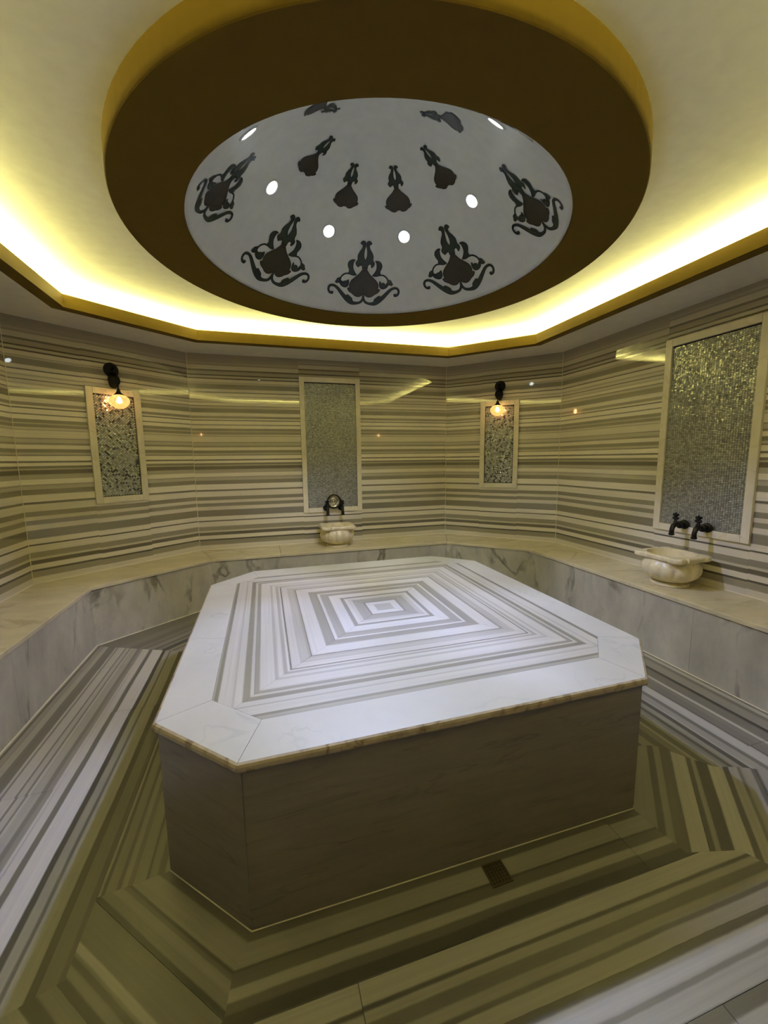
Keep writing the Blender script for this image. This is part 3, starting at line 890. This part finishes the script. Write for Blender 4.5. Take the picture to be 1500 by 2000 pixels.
def niche(i, diamond, label, group=None):
    s0, s1, z0, z1 = NICHE[i]
    a, t, n, ln = wall_frame(i)
    rz = math.atan2(t.y, t.x)
    mid = (s0 + s1) / 2
    base = on_wall(i, mid, 0, z0)
    root = empty('mosaic_panel', base, rz, label, 'wall panel', group)
    # local: x along wall, -y into the room (since n is t rotated clockwise), z up
    w, h = s1 - s0, z1 - z0
    fw = .060
    for name, x0, x1, za, zb in (('frame_stile', -w / 2, -w / 2 + fw, 0, h), ('frame_stile', w / 2 - fw, w / 2, 0, h),
                                 ('frame_rail', -w / 2 + fw + .0006, w / 2 - fw - .0006, 0, fw), ('frame_rail', -w / 2 + fw + .0006, w / 2 - fw - .0006, h - fw, h)):
        bm = bmesh.new(); bm_box(bm, x0, x1, -.024, .001, za, zb, .003)
        new_obj(name, bm, M['frame'], root)
    box('backing', -w / 2 + fw - .002, w / 2 - fw + .002, -.004, -.0005, fw - .002, h - fw + .002, M['pit'], root)
    verts, faces, cols = [], [], []
    X0, X1, Z0, Z1 = -w / 2 + fw + .002, w / 2 - fw - .002, fw + .002, h - fw - .002
    U, Wv, Nn = Vector((1, 0, 0)), Vector((0, 0, 1)), Vector((0, -1, 0))
    rnd = random.Random(40 + i)
    def colr():
        v = rnd.choice((.30, .36, .40, .44, .50)) * rnd.uniform(.9, 1.1) if not diamond else rnd.choice((.08, .30, .36, .42, .48, .54, .6)) * rnd.uniform(.9, 1.1)
        return (v, v * rnd.uniform(1.0, 1.06), v * rnd.uniform(.92, 1.02), 1)
    if not diamond:
        pu, pw = .0182, .0131
        rowi = 0; z = Z0 + pw / 2
        while z < Z1 - pw * .3:
            x = X0 + pu / 2 + (pu / 2 if rowi % 2 else 0) * .25
            while x < X1 - pu * .2:
                add_tile(verts, faces, cols, Vector((x, -.004, z)), U, Wv, Nn, pu * .43, pw * .40, .066, colr())
                x += pu
            z += pw; rowi += 1
    else:
        s = .0178
        d1 = (U + Wv).normalized(); d2 = (Wv - U).normalized()
        z = Z0 + s * .7; rowi = 0
        while z < Z1 - s * .5:
            x = X0 + s * .7 + (s * .7071 if rowi % 2 else 0)
            while x < X1 - s * .5:
                add_tile(verts, faces, cols, Vector((x, -.004, z)), d1, d2, Nn, s * .43, s * .43, .09, colr())
                x += s * 1.4142
            z += s * .7071; rowi += 1
    me = bpy.data.meshes.new('mosaic_tiles')
    me.from_pydata(verts, [], faces)
    ca = me.color_attributes.new('tile_colour', 'FLOAT_COLOR', 'CORNER')
    flat = []
    for f, c in zip(me.polygons, cols): flat += list(c) * f.loop_total
    ca.data.foreach_set('color', flat)
    me.materials.append(M['mosaic'])
    o = new_obj('mosaic_tiles', me, None, root)
    o['kind'] = 'stuff'
    return root
niche(1, True, 'narrow pearl mosaic panel in cream marble frame under the left wall lamp')
niche(2, False, 'tall pearl mosaic panel in cream marble frame above the far basin on the back wall')
niche(3, True, 'narrow pearl mosaic panel in cream marble frame under the right wall lamp')
niche(4, False, 'large pearl mosaic panel in cream marble frame above the right-hand basin with two taps')

# ------------------------------------------------------------------ wall lamps
def make_lamp(i, s, label, group=None):
    a, t, n, ln = wall_frame(i)
    base = on_wall(i, s, 0, 2.50)
    root = empty('wall_lamp', base, math.atan2(t.y, t.x), label, 'lamp', group)
    R90 = Matrix.Rotation(PI / 2, 4, 'X')   # z axis -> -y (into the room)
    bm = lathe_bm([(.068, 0), (.068, .008), (.060, .014), (.052, .015), (.040, .024), (.020, .030), (.012, .045)], 28, mtx=R90)
    new_obj('back_plate', bm, M['black'], root, smooth=False)
    # cast scroll body below the plate
    bm = tube_bm(spline([(0, -.02, -.04), (0, -.035, -.075), (.0, -.05, -.105), (0, -.035, -.135), (0, -.018, -.165)], 5),
                 [.028 + .024 * math.sin(PI * k / 20) for k in range(21)], 12)
    new_obj('scroll_body', bm, M['black'], root, smooth=True)
    bm = tube_bm(spline([(0, -.03, -.01), (0, -.07, .012), (0, -.115, .0), (0, -.135, -.035), (0, -.12, -.065), (0, -.10, -.06), (0, -.10, -.045)], 5), .008, 10)
    tube_bm(spline([(0, -.04, -.10), (0, -.075, -.085), (0, -.10, -.055), (0, -.12, -.03)], 5), .007, 10, bm)
    new_obj('arm', bm, M['black'], root, smooth=True)
    bm = tube_bm([(0, -.12, -.055), (0, -.12, -.19)], .004, 8)
    for k in range(4):
        ring = [(.006 * math.cos(q * PI / 4), -.12 + (.006 * math.sin(q * PI / 4) if k % 2 else 0), -.09 - k * .026 + .013 * math.sin(q * PI / 4)) for q in range(9)]
        tube_bm(ring, .002, 5, bm)
    new_obj('chain', bm, M['black'], root)
    zc = -.312
    bm = lathe_bm([(.004, .128), (.010, .122), (.013, .108), (.018, .098), (.017, .092), (.026, .080), (.044, .064), (.046, .060), (.03, .058)], 20)
    for v in bm.verts: v.co += Vector((0, -.12, zc))
    new_obj('cap', bm, M['black'], root, smooth=False)
    pr = [(.040, .060), (.062, .050), (.080, .030), (.086, .008), (.083, -.014), (.070, -.036), (.050, -.054), (.026, -.066), (.010, -.072)]
    bm = lathe_bm(pr, 48, rfun=lambda r, z, th: r * (1 + .028 * math.cos(16 * th)), cap=False)
    for v in bm.verts: v.co += Vector((0, -.12, zc))
    new_obj('glass_globe', bm, M['globe'], root, smooth=True)
    bm = lathe_bm([(.003, .045), (.014, .032), (.021, .010), (.018, -.008), (.003, -.020)], 16)
    for v in bm.verts: v.co += Vector((0, -.12, zc))
    new_obj('bulb', bm, M['bulb'], root, smooth=True)
    return root
make_lamp(1, .79, 'black wall lamp with amber glass globe on the left angled wall')
make_lamp(3, .7275, 'black wall lamp with amber glass globe on the right angled wall')
make_lamp(5, .73, 'wall lamp behind the viewer, seen only as a spark mirrored right of the back panel')
make_lamp(7, .79, 'wall lamp behind the viewer, seen only as a spark mirrored left of the back panel')

# ------------------------------------------------------------------ basins
def make_basin(loc, rz, label):
    root = empty('marble_basin', loc, rz, label, 'basin', 'carved marble washing basins')
    # foot
    bm = lathe_bm([(.130, 0), (.136, .004), (.136, .014), (.126, .020), (.105, .024), (.092, .034)], 40)
    new_obj('foot', bm, M['basin'], root, smooth=False)
    # gadrooned bowl, outside then inside
    def lob(r, z, th):
        k = max(0, min(1, (z - .03) / .04)) * max(0, min(1, (.215 - z) / .03))
        return r * (1 + .085 * k * (abs(math.cos(6 * th)) ** .5 - .7))
    outp = [(.090, .030), (.110, .036), (.150, .052), (.183, .080), (.202, .112), (.208, .145), (.200, .178), (.186, .203), (.176, .218), (.178, .226)]
    bm = bmesh.new()
    lathe_bm(outp, 96, bm, rfun=lob, cap=False)
    new_obj('bowl', bm, M['basin'], root, smooth=True)
    inp = [(.170, .262), (.168, .250), (.163, .225), (.155, .180), (.135, .130), (.100, .095), (.05, .078), (.004, .075)]
    bm = lathe_bm(inp, 64, cap=False)
    new_obj('bowl_inside', bm, M['basin'], root, smooth=True)
    # rim slab with four eared corners and a round opening
    bm = bmesh.new()
    n = 128
    def rim_r(th):
        c4 = math.cos(4 * th)                       # -1 at the corners
        sq = .204 / max(abs(math.cos(th)), abs(math.sin(th)))
        notch = -.016 * max(0, 1 - abs(c4 + .35) / .3)
        return min(sq, .262 + .006 * max(0, -c4) ** 6) + notch
    def ring(z, off, inner=False):
        vs = []
        for k in range(n):
            th = 2 * PI * k / n
            r = .170 + off if inner else rim_r(th) + off
            vs.append(bm.verts.new((r * math.cos(th) * 1.02, r * math.sin(th) * .93, z) if not inner else (r * math.cos(th), r * math.sin(th), z)))
        return vs
    R_ = [ring(.210, .0, True), ring(.212, -.034), ring(.220, -.010), ring(.230, 0), ring(.248, 0), ring(.258, -.005), ring(.262, -.014), ring(.262, .004, True), ring(.256, 0, True)]
    for r0, r1 in zip(R_[:-1], R_[1:]):
        for k in range(n):
            l = (k + 1) % n
            bm.faces.new((r0[k], r0[l], r1[l], r1[k]))
    new_obj('rim', bm, M['basin'], root, smooth=False)
    return root
b1 = make_basin((.125, 2.478, HB), 0, 'small fluted cream marble basin on the bench under the far back-wall panel')
b2 = copy_tree(b1)
b2.location = (2.492, .02, HB); b2.rotation_euler = (0, 0, -PI / 2)
b2['label'] = 'larger-looking fluted cream marble basin on the right-hand bench below two black taps'

# ------------------------------------------------------------------ taps
def make_tap(i, s, z, label, group):
    a, t, n, ln = wall_frame(i)
    root = empty('wall_tap', on_wall(i, s, .0245, z), math.atan2(t.y, t.x), label, 'tap', group)
    R90 = Matrix.Rotation(PI / 2, 4, 'X')
    bm = lathe_bm([(.033, 0), (.033, .005), (.026, .010), (.018, .014), (.015, .030), (.022, .036), (.026, .046), (.024, .056), (.016, .062), (.014, .075)], 20, mtx=R90)
    new_obj('tap_body', bm, M['black'], root)
    bm = tube_bm(spline([(0, -.06, 0), (0, -.085, .004), (0, -.108, -.004), (0, -.120, -.028), (0, -.122, -.058)], 5), [.016] * 12 + [.0145] * 9, 12)
    lathe_bm([(.014, -.070), (.018, -.066), (.018, -.056), (.013, -.052)], 12, bm)
    for v in list(bm.verts)[-48:]: v.co += Vector((0, -.122, 0))
    new_obj('spout', bm, M['black'], root, smooth=True)
    bm = lathe_bm([(.014, .0), (.012, .022), (.008, .030), (.010, .036), (.006, .048)], 14)
    for v in bm.verts: v.co += Vector((0, -.092, .006))
    new_obj('spindle', bm, M['black'], root)
    bm = bmesh.new()
    for k in range(4):
        an = k * PI / 2 + PI / 4
        d = Vector((math.cos(an), math.sin(an) * .3, math.sin(an)))
        d = Vector((math.cos(an), 0, math.sin(an)))
        c = Vector((0, -.092, .062))
        tube_bm([c, c + d * .012, c + d * .020, c + d * .027], [.005, .009, .010, .003], 8, bm)
    lathe_bm([(.003, .052), (.011, .056), (.011, .068), (.003, .074)], 12, bm)
    for v in list(bm.verts)[-48:]: v.co += Vector((0, -.092, 0))
    for x in (0,):
        tube_bm([(0, -.092, .074), (0, -.092, .084), (0, -.092, .090)], [.004, .006, .002], 8, bm)
    new_obj('cross_handle', bm, M['black'], root)
    root.scale = (1.25, 1.15, 1.2)
    return root
make_tap(2, 1.527, .985, 'left black tap on the back wall, beside the propped round bowl', 'black cross-handled taps')
make_tap(2, 1.717, .985, 'right black tap on the back wall, beside the propped round bowl', 'black cross-handled taps')
make_tap(4, 1.612, 1.012, 'black cross-handled tap nearer the back wall, above the right-hand basin', 'black cross-handled taps')
make_tap(4, 1.800, 1.012, 'black cross-handled tap further from the back wall, above the right-hand basin', 'black cross-handled taps')

# ------------------------------------------------------------------ washing bowl propped on the back taps
a, t, n, ln = wall_frame(2)
pc = on_wall(2, 1.620, .088, 1.068)
BW = empty('washing_bowl', pc, math.atan2(t.y, t.x), 'round silver washing bowl with black rim standing between the two back-wall taps', 'bowl')
RT = Matrix.Rotation(PI / 2 + .12, 4, 'X')   # axis into the room, leaning back slightly
bm = lathe_bm([(.090, .012), (.094, .008), (.094, -.002), (.088, -.020), (.074, -.040), (.062, -.044), (.060, -.040), (.070, -.034), (.078, -.016), (.084, .004), (.086, .012)], 48, cap=False, mtx=RT)
new_obj('black_rim', bm, M['black'], BW, smooth=True)
bm = lathe_bm([(.076, -.018), (.070, -.032), (.064, -.037), (.056, -.034), (.050, -.037), (.040, -.036), (.036, -.030), (.031, -.036), (.022, -.036), (.019, -.026), (.010, -.020), (.001, -.018)], 48, cap=False, mtx=RT)
new_obj('embossed_bottom', bm, M['silver'], BW, smooth=True)
bm = lathe_bm([(.062, -.046), (.030, -.046)], 32, mtx=RT)
new_obj('outer_bottom', bm, M['black'], BW)

# ------------------------------------------------------------------ floor drain
dg = empty('floor_drain', (.077, -1.2535, 0), math.radians(1), 'small square bronze floor drain against the front foot of the platform', 'drain')
h = .0435
box('drain_shade_plate', -h + .004, h - .004, -h + .004, h - .004, -.0005, .0006, M['pit'], dg)  # flat plate, no hollow; shade of the drain opening put into its colour
for x0, x1, y0, y1 in ((-h, h, -h, -h + .006), (-h, h, h - .006, h), (-h, -h + .006, -h + .006, h - .006), (h - .006, h, -h + .006, h - .006)):
    box('drain_frame', x0, x1, y0, y1, -.0005, .0035, M['drainm'], dg)
for k in range(5):
    x = -h + .006 + (k + 1) * (2 * h - .012) / 6
    box('grate_bar', x - .0022, x + .0022, -h + .006, h - .006, .0008, .0028, M['drainm'], dg)
    box('grate_bar', -h + .006, h - .006, x - .0018, x + .0018, .0006, .0022, M['drainm'], dg)
